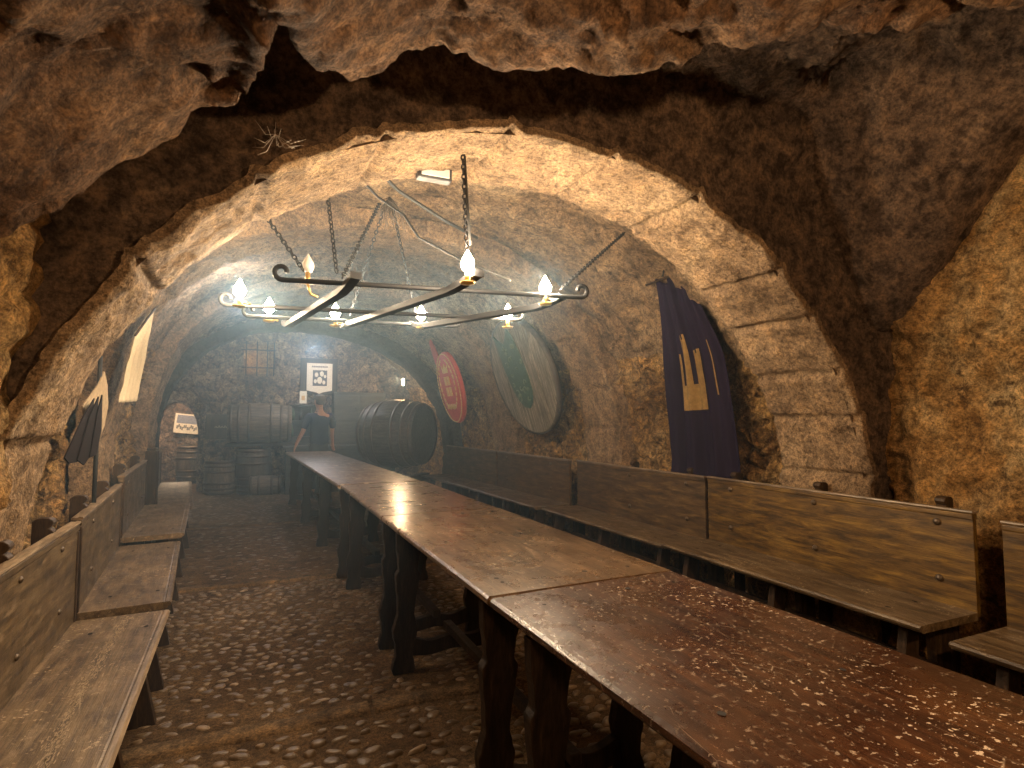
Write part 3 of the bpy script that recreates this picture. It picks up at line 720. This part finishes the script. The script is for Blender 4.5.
# ------------------------------------------------------------------ banners and boards on the right wall
def banner_right():
    t = thing('castle_banner', 'long purple cloth banner with a gold three-towered castle, hung by the right settles', 'banner', (2.9,3.4,.8))
    O = Vector((2.9,3.4,.8))
    def surf(u, v):
        # u 0 left(far) -> 1 right(near); v 0 top -> 1 bottom
        yl = lerp(3.53, 3.80, v**.8); yr = lerp(3.20, 3.05, smooth(0,.4,v))
        zl = 2.41; z = lerp(zl + .03*math.cos(u*math.pi*2*1.5)*(1-v) - .13*u*(1-u)*0, .80, v)
        y = lerp(yl, yr, u)
        x = lerp(2.77, 3.11, min(1, v*1.15)**.75)
        fold = .026*math.sin(u*17+v*2.0) * (.5+.6*v) + .012*math.sin(u*41+1+3*v) + .012*fbm((u*3,v*3,2))
        return Vector((x - fold*1.0, y, z))
    nu, nv = 70, 60; m = MB()
    vs = [surf(i/nu, j/nv)-O for i in range(nu+1) for j in range(nv+1)]
    fs = [(i*(nv+1)+j, i*(nv+1)+j+1, (i+1)*(nv+1)+j+1, (i+1)*(nv+1)+j) for i in range(nu) for j in range(nv)]
    m.add(vs, fs, smooth=True); o = m.build('cloth', CLOTH_P, t); sd = o.modifiers.new('thickness','SOLIDIFY'); sd.thickness = .003
    # gold castle stitched on: cells of a (u,v) pattern
    def castle(u, v):
        a = (u-.24)/.40; b = (v-.26)/.36       # emblem box
        if not (0 <= a <= 1 and 0 <= b <= 1): return False
        if b > .66: return True
        if a <= .22: return b > .22 and not (b < .27 and .08 < a < .14)
        if .34 <= a <= .62: return not (b < .06 and (.41 < a < .46 or .51 < a < .56))
        if a >= .74: return b > .22 and not (b < .27 and .83 < a < .90)
        return False
    m = MB(); nu, nv = 150, 220; idx = {}; vs = []; fs = []
    for i in range(nu):
        for j in range(nv):
            if castle((i+.5)/nu, (j+.5)/nv) or (.85 < (i+.5)/nu < .88 and .30 < (j+.5)/nv < .55):
                f = []
                for a_, b_ in ((i,j),(i,j+1),(i+1,j+1),(i+1,j)):
                    if (a_,b_) not in idx: idx[(a_,b_)] = len(vs); vs.append(surf(a_/nu, b_/nv) - O + Vector((-.006,-.001,-.001)))
                    f.append(idx[(a_,b_)])
                fs.append(f)
    m.add(vs, fs, smooth=True); m.build('castle_emblem', GOLD, t)['label'] = 'gold castle emblem'
    m = MB(); m.tube([(2.74-2.9,3.62-3.4,2.41-.8),(2.80-2.9,3.14-3.4,2.44-.8)], .009, 8); m.build('rod', B_DARK, t)
    m = MB(); m.tube([(2.73-2.9,3.4-3.4,2.43-.8),(2.70-2.9,3.34-3.4,2.49-.8),(2.73-2.9,3.28-3.4,2.56-.8),(2.80-2.9,3.26-3.4,2.57-.8)], .006, 6); m.build('hook', IRON, t)
banner_right()
def disc_board(name, label, cat, c, tilt, yawd, ry, rz_, th, mat, stave=0):
    t = thing(name, label, cat, c); 
    return t
def oval(m, ry, rz_, th, n=56, mi=0, stave=0, z0=0, dome=.0):
    """disc in the local YZ plane, face toward -x"""
    ring = [(ry*math.cos(2*math.pi*k/n), rz_*math.sin(2*math.pi*k/n)) for k in range(n)]
    vs = [(th/2,y,z) for y,z in ring] + [(-th/2+.006,y,z) for y,z in ring] + [(-th/2,y*.975,z*.975) for y,z in ring] + [(-th/2-dome*.6,y*.6,z*.6) for y,z in ring] + [(-th/2-dome,0,0),(th/2,0,0)]
    fs = []
    for a_ in range(3):
        fs += [(a_*n+k, a_*n+(k+1)%n, (a_+1)*n+(k+1)%n, (a_+1)*n+k) for k in range(n)]
    fs += [(3*n+k, 3*n+(k+1)%n, 4*n) for k in range(n)] + [((k+1)%n, k, 4*n+1) for k in range(n)]
    m.add(vs, fs, mi)
# big green-painted vat lid
GC = Vector((2.76,6.0,1.84))
t = thing('vat_lid', 'big round grey wooden vat lid with green painted shield, leaning high on right wall', 'vat lid', GC)
t.rotation_euler = (0, R(-19), R(4))
m = MB(); rnd = random.Random(2); Rr = .70; nst = 9
for k in range(nst):
    y0 = -Rr*1.0 + 2*Rr*k/nst; y1 = y0 + 2*Rr/nst - .004; pts_t = []; pts_b = []
    for q in range(7):
        y = lerp(y0,y1,q/6); zz = math.sqrt(max(0, 1-(y/Rr)**2))*Rr*.98; pts_t.append((y,zz)); pts_b.append((y,-zz))
    d = rnd.uniform(-.004,.004)
    m.prism(pts_b + pts_t[::-1], -.028+d, .028, 'x')
m.build('board', LIDW, t)
m = MB(); m.lathe([(Rr*.985,-.034),(Rr+.012,-.034),(Rr+.012,.034),(Rr*.985,.034),(Rr*.985,-.034)], 72, 0, Matrix.Rotation(R(90),4,'Y')); m.build('rim', CASKD, t)
shield = [(.34,.56),(.26,.50),(.14,.42),(.05,.50),(-.04,.60),(-.10,.52),(-.15,.40),(-.20,.20),(-.23,0),(-.22,-.18),(-.16,-.31),(-.06,-.38),(.06,-.36),(.16,-.26),(.23,-.1),(.28,.1),(.30,.3),(.31,.45)]
m = MB(); m.prism([(y+.05,z) for y,z in shield], -.05, -.028, 'x'); e = m.build('painted_shield', GREENP, t, bevel=.006); e['label'] = 'green painted shield'
rnd = random.Random(5)
for k in range(22):
    m = MB()     # pale carved scrollwork
    y, z = rnd.uniform(-.12,.24), rnd.uniform(-.3,.42); r = rnd.uniform(.02,.05); a0 = rnd.uniform(0,6)
    m.tube([(-.053, y+r*(1-q*.07)*math.cos(a0+q*.55), z+r*(1-q*.07)*math.sin(a0+q*.55)) for q in range(9)], .006, 5)
    m.build('scrollwork', PALE, e)
# red oval board
RC = Vector((2.45,7.85,1.80))
t = thing('red_shield_board', 'red oval board with yellow crest and wreath, hanging above far right settle', 'sign', RC); t.rotation_euler = (0, R(-14), R(3))
m = MB(); oval(m, .43, .53, .05, dome=.02); m.build('board', RED, t)
m = MB(); n = 60
for k in range(n):
    a_ = 2*math.pi*k/n; b_ = 2*math.pi*(k+.8)/n
    m.tube([(-.045,.405*math.cos(a_),.505*math.sin(a_)),(-.045,.405*math.cos(b_),.505*math.sin(b_))], .008, 5)
m.build('rim', YEL, t)
m = MB(); rnd = random.Random(8)
for s in (-1,1):      # wreath leaves
    for k in range(11):
        a_ = R(-62 + k*13); y, z = s*.29*math.cos(a_), .05+.38*math.sin(a_)
        M = Matrix.Translation((-.052, y, z)) @ Matrix.Rotation(s*a_, 4, 'X')
        m.ball((0,0,0), .035, 0, M, 8, 5, (.25,.55,1.1))
for k in range(5): m.tube([(-.052,-.14+.07*k,-.30-.02*(k%2)),(-.052,-.11+.07*k,-.24),(-.052,-.08+.07*k,-.31)], .009, 5)
m.build('wreath', YEL, t)
m = MB()   # crest: crown over a quartered shield
m.prism([(-.10,.22),(-.12,.34),(-.06,.28),(0,.36),(.06,.28),(.12,.34),(.10,.22)], -.05, -.04, 'x')
for (y0,z0) in ((-.10,.04),(.02,.04),(-.10,-.12),(.02,-.12)): m.prism([(y0,z0),(y0+.08,z0),(y0+.08,z0+.13),(y0,z0+.13)], -.052, -.04, 'x')
m.build('crest', YEL, t)
m = MB(); vs = []; P = [(.50,.80,.08),(.42,.62,.20),(.34,.40,.24),(.26,.25,.2)]
for y, z, w in P: vs += [(.02-.13*0, y-w/2+.06, z), (.02, y+w/2+.06, z)]
m.add(vs, [(0,1,3,2),(2,3,5,4),(4,5,7,6)]); o = m.build('ribbon', RED, t); s_ = o.modifiers.new('t','SOLIDIFY'); s_.thickness = .012

# ------------------------------------------------------------------ cloths on the left wall
def drape(name, label, P4, mat, folds=5, amp=.012, zig=0, rod=False):
    """P4: corner points tl,tr,br,bl"""
    tl, tr, br, bl = [Vector(p) for p in P4]; O = (tl+tr+br+bl)/4; nu, nv = 24, 24; m = MB(); nn = (tr-tl).cross(bl-tl).normalized()
    vs = []
    for i in range(nu+1):
        for j in range(nv+1):
            u, v = i/nu, j/nv; p = tl.lerp(tr,u).lerp(bl.lerp(br,u), v)
            p = p + nn*(amp*math.sin(u*folds*6.28 + v) + amp*.6*fbm((u*3,v*3,hash(name)%7)))
            if v > .9: p.z += zig*math.sin(u*9)
            vs.append(p-O)
    m.add(vs, [(i*(nv+1)+j, i*(nv+1)+j+1, (i+1)*(nv+1)+j+1, (i+1)*(nv+1)+j) for i in range(nu) for j in range(nv)], smooth=True)
    t = thing(name, label, 'cloth', O)
    o = m.build('cloth', mat, t); sd = o.modifiers.new('t','SOLIDIFY'); sd.thickness = .003
    m = MB(); a_, b_ = tl-O, tr-O; ex = (b_-a_).normalized()*.03; m.tube([a_-ex, b_+ex], .008, 6); m.build('hanging_rod', B_DARK, t)
drape('wall_hanging', 'tall cream cloth hanging on the left wall behind the second arch edge', [(-.80,4.30,1.90),(-.78,4.72,2.13),(-.86,4.72,1.47),(-.86,4.24,1.45)], CLOTH_W, 4, .01)
m = MB()
def flag():
    t = thing('pointed_flag', 'tan pointed flag hanging on a thin pole at the left wall', 'flag', (-.84,3.6,1.35))
    out = [(3.74,1.61),(3.63,1.53),(3.37,1.41),(3.42,1.32),(3.50,1.20),(3.61,1.17),(3.79,1.31),(3.85,1.43),(3.81,1.54)]
    m = MB(); m.prism([(y-3.6,z-1.35) for y,z in out], -.003, .003, 'x'); m.build('cloth', CLOTH_T, t)
    m = MB(); m.tube([(-.01,.10,.34),(-.01,.095,-.75)], .011, 8); m.build('pole', IRON, t)
flag()
t = thing('dark_pennant', 'dark folded cloth hanging to the left of the tan flag', 'cloth', (-.80,3.3,1.3))
for k, out in enumerate([[(3.40,1.45),(3.22,1.35),(2.99,1.18),(3.06,1.15),(3.19,1.15),(3.34,1.30)], [(3.44,1.46),(3.30,1.36),(3.14,1.16),(3.24,1.13),(3.32,1.16),(3.42,1.32)], [(3.47,1.47),(3.40,1.38),(3.30,1.16),(3.41,1.17),(3.48,1.29)]]):
    m = MB(); m.prism([(y-3.3,z-1.3) for y,z in out], .008*k-.003, .008*k+.003, 'x'); m.build('fold', CLOTH_D, t)

# ------------------------------------------------------------------ casks
def cask(label, loc, r, h, rot=(0,0,0), mat=CASK, group='casks at the far end', bulge=1.14, name='wooden_cask', hoops=6, chime=.03):
    t = thing(name, label, 'cask', loc, 0, group); t.rotation_euler = rot
    n = 10; pr = [(0,chime),(r*.93,chime),(r*.94,0),(r,0)]
    body = []
    for i in range(n+1):
        u = i/n; body.append((r*(1+(bulge-1)*math.sin(u*math.pi)), h*u))
    prof_ = [(r*.94,0)] + body + [(r*.94,h)]
    m = MB(); m.lathe(prof_, 72, 0, None, True, 4); m.build('staves', mat, t)
    for z in (chime, h-chime):
        m = MB(); m.lathe([(0.001,z-.006),(r*.95,z-.006),(r*.95,z+.006),(.001,z+.006)], 36, 0, None, False); m.build('head', mat, t)
    for u in ([.05,.17,.33,.67,.83,.95] if hoops == 6 else [.06,.3,.7,.94]):
        rr = r*(1+(bulge-1)*math.sin(u*math.pi)); m = MB()
        m.lathe([(rr*1.0,h*u-.022),(rr*1.0+.008,h*u-.022),(rr+.008,h*u+.022),(rr,h*u+.022)], 48, 0); m.build('hoop', IRON_RUST, t)
    return t
cask('upright cask just right of the doorway', (-.76,11.42,0), .24, .60, mat=CASK)
cask('upright hooped cask below the large lying cask', (-.22,11.35,0), .27, .80, mat=CASKD)
cask('small keg lying on the floor under the lying cask', (-.28,10.95,.165), .15, .52, (0,R(90),0), CASK, hoops=4)
cask('large pale cask lying on its side on a rack by the far wall', (-.66,11.30,1.26), .32, 1.06, (0,R(90),0), CASK)
cask('large dark cask lying end-on beside the far right settle', (2.36,9.0,1.10), .48, 1.0, (R(-90),0,R(48)), CASKD, bulge=1.18)
cask('upright cask seen through the arched doorway', (-1.45,13.6,0), .26, .78, mat=CASK)
t = thing('cask_cradle', 'dark timber cradle carrying the large dark cask', 'stand', (2.0,9.35,0), R(48))
for y in (-.30,.3):
    m = MB(); m.box(-.45,.45,y-.06,y+.06,.30,.42); m.build('beam', B_DARK, t, bevel=.006)
for x in (-.38,.38):
    for y in (-.30,.3):
        m = MB(); m.box(x-.06,x+.06,y-.06,y+.06,0,.30); m.build('leg', B_DARK, t, bevel=.006)
t = thing('cask_rack', 'dark timber rack holding the pale lying cask against the far wall', 'rack', (-.1,11.35,0))
m = MB(); m.box(-.58,.6,-.22,-.12,.84,.90); m.box(-.58,.6,.12,.22,.84,.90); m.build('rail', B_DARK, t, bevel=.006)
for x in (-.02,.52):
    m = MB(); m.box(x-.03+.02,x+.03+.02,-.22,.22,0,.84) if x > .3 else m.box(-.01,.03,.16,.24,0,.84); m.build('leg', B_DARK, t, bevel=.005)
# masonry ledge with board above the first cask
m = MB(); m.box(-1.06,-.52,11.52,11.84,0,.96); tag(m.build('stone_pier', FARSTONE, bevel=.02), 'low stone ledge against the far wall behind the first upright cask', 'ledge')
t = thing('old_board', 'dark wooden board with faded marks standing on the stone ledge by the doorway', 'board', (-.79,11.62,.965))
m = MB(); m.box(-.25,.25,-.02,.02,0,.46); m.build('panel', CASKD, t, bevel=.006)
m = MB()
for k in range(5): m.tube([(-.10+.05*k,-.026,.21),(-.08+.05*k,-.026,.24+.01*(k%2)),(-.06+.05*k,-.026,.21)], .005, 5)
m.build('faded_marking', PAPER, t)

# ------------------------------------------------------------------ bar counter end
t = thing('bar_counter', 'dark wooden bar counter at the far end behind the person', 'counter', (1.25,11.0,0))
m = MB(); m.box(-.95,1.0,-.25,.25,0,.80); m.build('body', COUNTER, t, bevel=.01)
m = MB(); m.box(-1.0,1.05,-.29,.29,.80,.85); m.build('worktop', COUNTER, t, bevel=.01)
t = thing('tall_cupboard', 'tall dull green panelled cupboard behind the bar, right of the person', 'cupboard', (1.66,11.52,0))
m = MB(); m.box(-.50,.50,-.18,.22,0,1.86); m.build('body', COUNTER, t, bevel=.01)
for x in (-.48,.01):
    for z0, z1 in ((.88,1.26),(1.30,1.80)):
        m = MB(); m.box(x,x+.46,-.20,-.18,z0,z1); d = m.build('door', COUNTER, t, bevel=.008)
        m = MB(); m.ball((x+(.40 if x < 0 else .06),-.215,(z0+z1)/2), .015); m.build('knob', IRON, d)
t = thing('bottle_shelf', 'dark back shelf left of the person under the pale notice', 'shelf', (.60,11.5,0))
m = MB(); m.box(-.24,.30,-.1,.24,0,1.0)
m.box(-.24,-.21,-.1,.24,1.0,1.58); m.box(.27,.30,-.1,.24,1.0,1.58); m.box(-.24,.30,-.1,.24,1.58,1.61); m.box(-.21,.27,-.08,.24,1.29,1.31); m.box(-.24,.30,.22,.24,1.0,1.6)
m.build('case', COUNTER, t, bevel=.004)
for k in range(5):
    z = 1.0 if k < 2 else 1.31
    x = [.42,.78,.44,.58,.76][k]
    m = MB(); m.lathe([(.001,0),(.035,0),(.035,.13),(.014,.18),(.012,.23),(.001,.23)], 12, 0, Matrix.Translation((x,11.48,z)))
    tag(m.build('bottle', [CABLE, PAPER][0] if k % 2 else plain('glass_bottle', (.05,.09,.05), .2)), 'small bottle standing on the back shelf left of the person', 'bottle', 'bottles on the back shelf')
# framed poster & notice
t = thing('framed_poster', 'framed cream poster with dark square picture and pointed lower edge on the far wall', 'poster', (.92,11.70,2.16))
m = MB(); m.box(-.36,.34,.01,.05,-.34,.38); m.build('backing_board', B_DARK, t, bevel=.006)
m = MB(); m.prism([(-.24,.28),(.24,.28),(.24,-.26),(.06,-.30),(.0,-.33),(-.06,-.30),(-.24,-.26)], -.008, .008, 'y'); m.build('sheet', PAPER, t)
m = MB(); m.box(-.13,.14,-.012,-.009,-.17,.14); m.build('printed_picture', INK, t)
m = MB()
for k in range(9): m.box(-.15+.034*k,-.126+.034*k,-.012,-.009,.195,.225)
m.build('heading_print', INK, t)
m = MB()
for x, z, r in [(-.06,.05,.035),(.04,.07,.04),(.10,.02,.025),(-.08,-.08,.03),(.0,-.06,.05),(.08,-.10,.03)]:
    m.add([(x+r*math.cos(q*.6283),-.0135,z+r*1.4*math.sin(q*.6283)) for q in range(10)], [list(range(10))])
m.build('picture_figures', PAPER, t)
t = thing('small_notice', 'small pale notice fixed below left of the framed poster', 'notice', (.63,11.66,1.76))
m = MB(); m.box(-.075,.055,-.004,.004,-.12,.12); m.build('sheet', PAPER, t)
m = MB(); m.box(-.04,.02,-.007,-.005,-.06,.03); m.build('print', YEL, t)
t = thing('newspaper_poster', 'tilted blue and white printed poster seen through the doorway', 'poster', (-1.42,13.2,1.26)); t.rotation_euler = (0,R(6),0)
# hangs on the passage wall
m = MB(); m.box(-.24,.24,-.004,.004,-.21,.21); m.build('sheet', PAPER, t)
m = MB(); m.box(-.20,.20,-.007,-.005,.0,.18); m.build('photo_print', BLUEINK, t)
m = MB()
for k in range(12): m.box(-.19+.033*k,-.165+.033*k,-.007,-.005,-.12+.03*math.sin(k*1.7),-.05+.03*math.sin(k*1.7))
m.build('letter_print', INK, t)
t.location = (-1.62,14.08,1.23)
# small wall lamp at the right
t = thing('wall_lamp', 'tiny lit wall lamp above the large dark cask', 'lamp', (2.28,10.3,2.02))
m = MB(); m.tube([(.12,.0,.03),(.03,0,.03),(0,0,0)], .008, 6); m.build('bracket', IRON, t)
m = MB(); m.ball((0,0,0), .03, sc3=(.8,.8,2.2)); m.build('bulb', emit('dim_bulb', (1,.78,.5), 40), t)

# ------------------------------------------------------------------ person
def skinned(name, chains, parent, mat, loc=(0,0,0), sub=1):
    """chains: list of (start_ref or None, [(pt, r)...]); start_ref is (chain, index)"""
    vs = []; es = []; rs = []; ids = []
    for ref, pts in chains:
        cur = []; prev = ids[ref[0]][ref[1]] if ref else None
        for p, r in pts:
            vs.append(p); rs.append(r if isinstance(r, tuple) else (r,r)); cur.append(len(vs)-1)
            if prev is not None: es.append((prev, cur[-1]))
            prev = cur[-1]
        ids.append(cur)
    me = bpy.data.meshes.new(name); me.from_pydata(vs, es, []); o = bpy.data.objects.new(name, me); COL.objects.link(o)
    o.parent = parent; o.location = loc
    sk = o.modifiers.new('skin','SKIN'); sk.use_smooth_shade = True; sk.branch_smoothing = .6
    for i, r in enumerate(rs): me.skin_vertices[0].data[i].radius = r
    me.skin_vertices[0].data[0].use_root = True
    s = o.modifiers.new('sub','SUBSURF'); s.levels = sub; s.render_levels = 2
    me.materials.append(mat); return o
pp = thing('person', 'person in a dark navy shirt standing at the bar, bare forearm reaching down', 'person', (.82,10.25,0), R(197))
# facing -x-ish / toward the counter; camera side is -y
def hand(base, dirv, side, chain_i, idx):
    out = []; d = Vector(dirv).normalized(); s = Vector(side).normalized(); up = d.cross(s)
    b = Vector(base)
    for k, ln in enumerate((.072,.085,.08,.062)):
        r0 = b + d*.075 + s*(.03-.02*k)
        out.append(((chain_i, idx), [(tuple(r0), .0095), (tuple(r0+d*ln*.5+up*.008), .0085), (tuple(r0+d*ln*.9+up*.025), .0075)]))
    th = b + d*.02 + s*.035
    out.append(((chain_i, idx-1), [(tuple(th), .012), (tuple(th+d*.03+s*.018), .010), (tuple(th+d*.055+s*.02+up*.01), .0085)]))
    return out
body = [(None, [((0,0,.93),(.15,.11)), ((0,0,1.05),(.14,.10)), ((0,0,1.22),(.155,.105)), ((0,0,1.38),(.16,.10)), ((0,0,1.46),(.075,.07)), ((0,-.01,1.52),(.055,.055)), ((0,-.02,1.575),(.075,.085)), ((0,-.02,1.64),(.09,.105)), ((0,-.01,1.70),(.08,.095)), ((0,0,1.73),(.05,.06))])]
body.append(((0,3), [((-.17,0,1.40),(.055,.055)), ((-.25,-.03,1.27),(.045,.045)), ((-.26,-.08,1.13),(.038,.038)), ((-.30,-.17,1.02),(.034,.034)), ((-.335,-.22,.93),(.025,.028)), ((-.345,-.235,.90),(.03,.018))]))
body.append(((0,3), [((.17,0,1.40),(.055,.055)), ((.255,.02,1.25),(.045,.045)), ((.29,.03,1.13),(.038,.038)), ((.33,-.02,1.02),(.034,.034)), ((.37,-.06,.91),(.025,.028)), ((.375,-.07,.88),(.03,.018))]))
body.append(((0,0), [((-.09,0,.84),(.085,.085)), ((-.10,0,.50),(.058,.058)), ((-.10,0,.28),(.05,.05)), ((-.10,.0,.09),(.038,.038)), ((-.10,-.12,.045),(.04,.03))]))
body.append(((0,0), [((.09,0,.84),(.085,.085)), ((.10,0,.50),(.058,.058)), ((.10,0,.28),(.05,.05)), ((.10,.0,.09),(.038,.038)), ((.10,-.12,.045),(.04,.03))]))
body.append(((0,6), [((0,-.115,1.615),(.012,.014))]))
body += hand((-.345,-.235,.90), (-.15,-.3,-1), (.3,-1,.2), 1, 5)
body += hand((.375,-.07,.88), (.2,-.3,-1), (-.3,-1,.2), 2, 5)
skinned('body', body, pp, SKIN)
skinned('shirt', [(None, [((0,0,.84),(.182,.14)), ((0,0,1.02),(.175,.13)), ((0,0,1.22),(.175,.125)), ((0,0,1.39),(.178,.115)), ((0,0,1.47),(.09,.085))]),
    ((0,3), [((-.18,0,1.405),(.072,.072)), ((-.25,-.03,1.27),(.062,.062)), ((-.262,-.07,1.16),(.06,.06))]), ((0,3), [((.18,0,1.405),(.072,.072)), ((.256,.02,1.25),(.062,.062)), ((.285,.03,1.15),(.06,.06))])], pp, NAVY)
skinned('trousers', [(None, [((0,0,1.04),(.165,.125)), ((0,0,.88),(.165,.125))]), ((0,1), [((-.095,0,.80),(.10,.10)), ((-.10,0,.5),(.075,.075)), ((-.10,0,.12),(.062,.062))]), ((0,1), [((.095,0,.80),(.10,.10)), ((.10,0,.5),(.075,.075)), ((.10,0,.12),(.062,.062))])], pp, TROUS)
for s in (-1,1): skinned('shoe', [(None, [((.10*s,.03,.05),(.048,.045)), ((.10*s,-.06,.045),(.05,.04)), ((.10*s,-.16,.035),(.042,.03))])], pp, CABLE)
skinned('hair', [(None, [((0,.03,1.57),(.08,.07)), ((0,.028,1.66),(.10,.095)), ((0,.012,1.735),(.085,.095)), ((0,.008,1.755),(.06,.07))])], pp, HAIRM)
m = MB()
for s in (-1,1): m.ball((.03*s,-.098,1.64), .012, 0, None, 8, 6)
m.build('eyes', PAPER, pp)
for s in (-1,1):
    m = MB(); m.ball((.083*s,.0,1.63), .03, 0, None, 8, 6, (.35,.7,1.0)); m.build('ear', SKIN, pp)
m = MB(); m.tube([(-.025,-.108,1.585),(0,-.115,1.582),(.025,-.108,1.585)], .006, 6); m.build('mouth', plain('lips', (.4,.15,.12), .5), pp)

# ------------------------------------------------------------------ smoky air
m = MB(); m.box(-2.4,3.3,2.3,11.7,.03,3.0); hz = m.build('haze', None) if False else None
def haze():
    mt = bpy.data.materials.new('smoky_air'); mt.use_nodes = True; nt = mt.node_tree; nt.nodes.clear()
    out = nt.nodes.new('ShaderNodeOutputMaterial'); v = nt.nodes.new('ShaderNodeVolumeScatter')
    v.inputs['Color'].default_value = (.5,.76,1,1); v.inputs['Density'].default_value = .033; v.inputs['Anisotropy'].default_value = .35
    L(nt, v.outputs[0], out.inputs['Volume'])
    m = MB(); m.box(-2.4,3.3,2.3,11.7,.03,3.0); o = m.build('haze', mt)
    tag(o, 'thin bluish smoke hanging in the vaulted cellar', 'smoke', kind='stuff')
haze()

# ------------------------------------------------------------------ light
def point(loc, e, c, r=.05):
    l = bpy.data.lights.new('lamp', 'POINT'); l.energy = e; l.color = c; l.shadow_soft_size = r
    o = bpy.data.objects.new('lamp', l); COL.objects.link(o); o.location = loc
WARM = (1,.68,.38)
point((1.35,-.55,2.1), 38, (1,.63,.33), .05)       # lamp of the part of the cellar behind the viewer
point((-.1,-.9,1.9), 14, (1,.63,.33), .12)
point((-.40,12.05,2.5), 1.2, (1,.72,.45), .05)        # light behind the grate
point((-1.7,13.0,1.9), 22, (1,.75,.5), .08)        # light in the passage
point((2.2,10.3,2.05), 6, WARM, .05)
point((.7,10.3,2.55), 16, (.9,.92,1), .06)  # added fill light without a fixture, brightens the far end
point((-.3,6.2,2.5), 10, (.95,.92,.95), .06)
w = bpy.data.worlds.new('world'); sc.world = w; w.use_nodes = True
w.node_tree.nodes['Background'].inputs[0].default_value = (.02,.015,.01,1); w.node_tree.nodes['Background'].inputs[1].default_value = 1
sc.cycles.use_denoising = True
sc.cycles.max_bounces = 6; sc.cycles.diffuse_bounces = 4; sc.cycles.volume_bounces = 1
sc.cycles.sample_clamp_indirect = 6
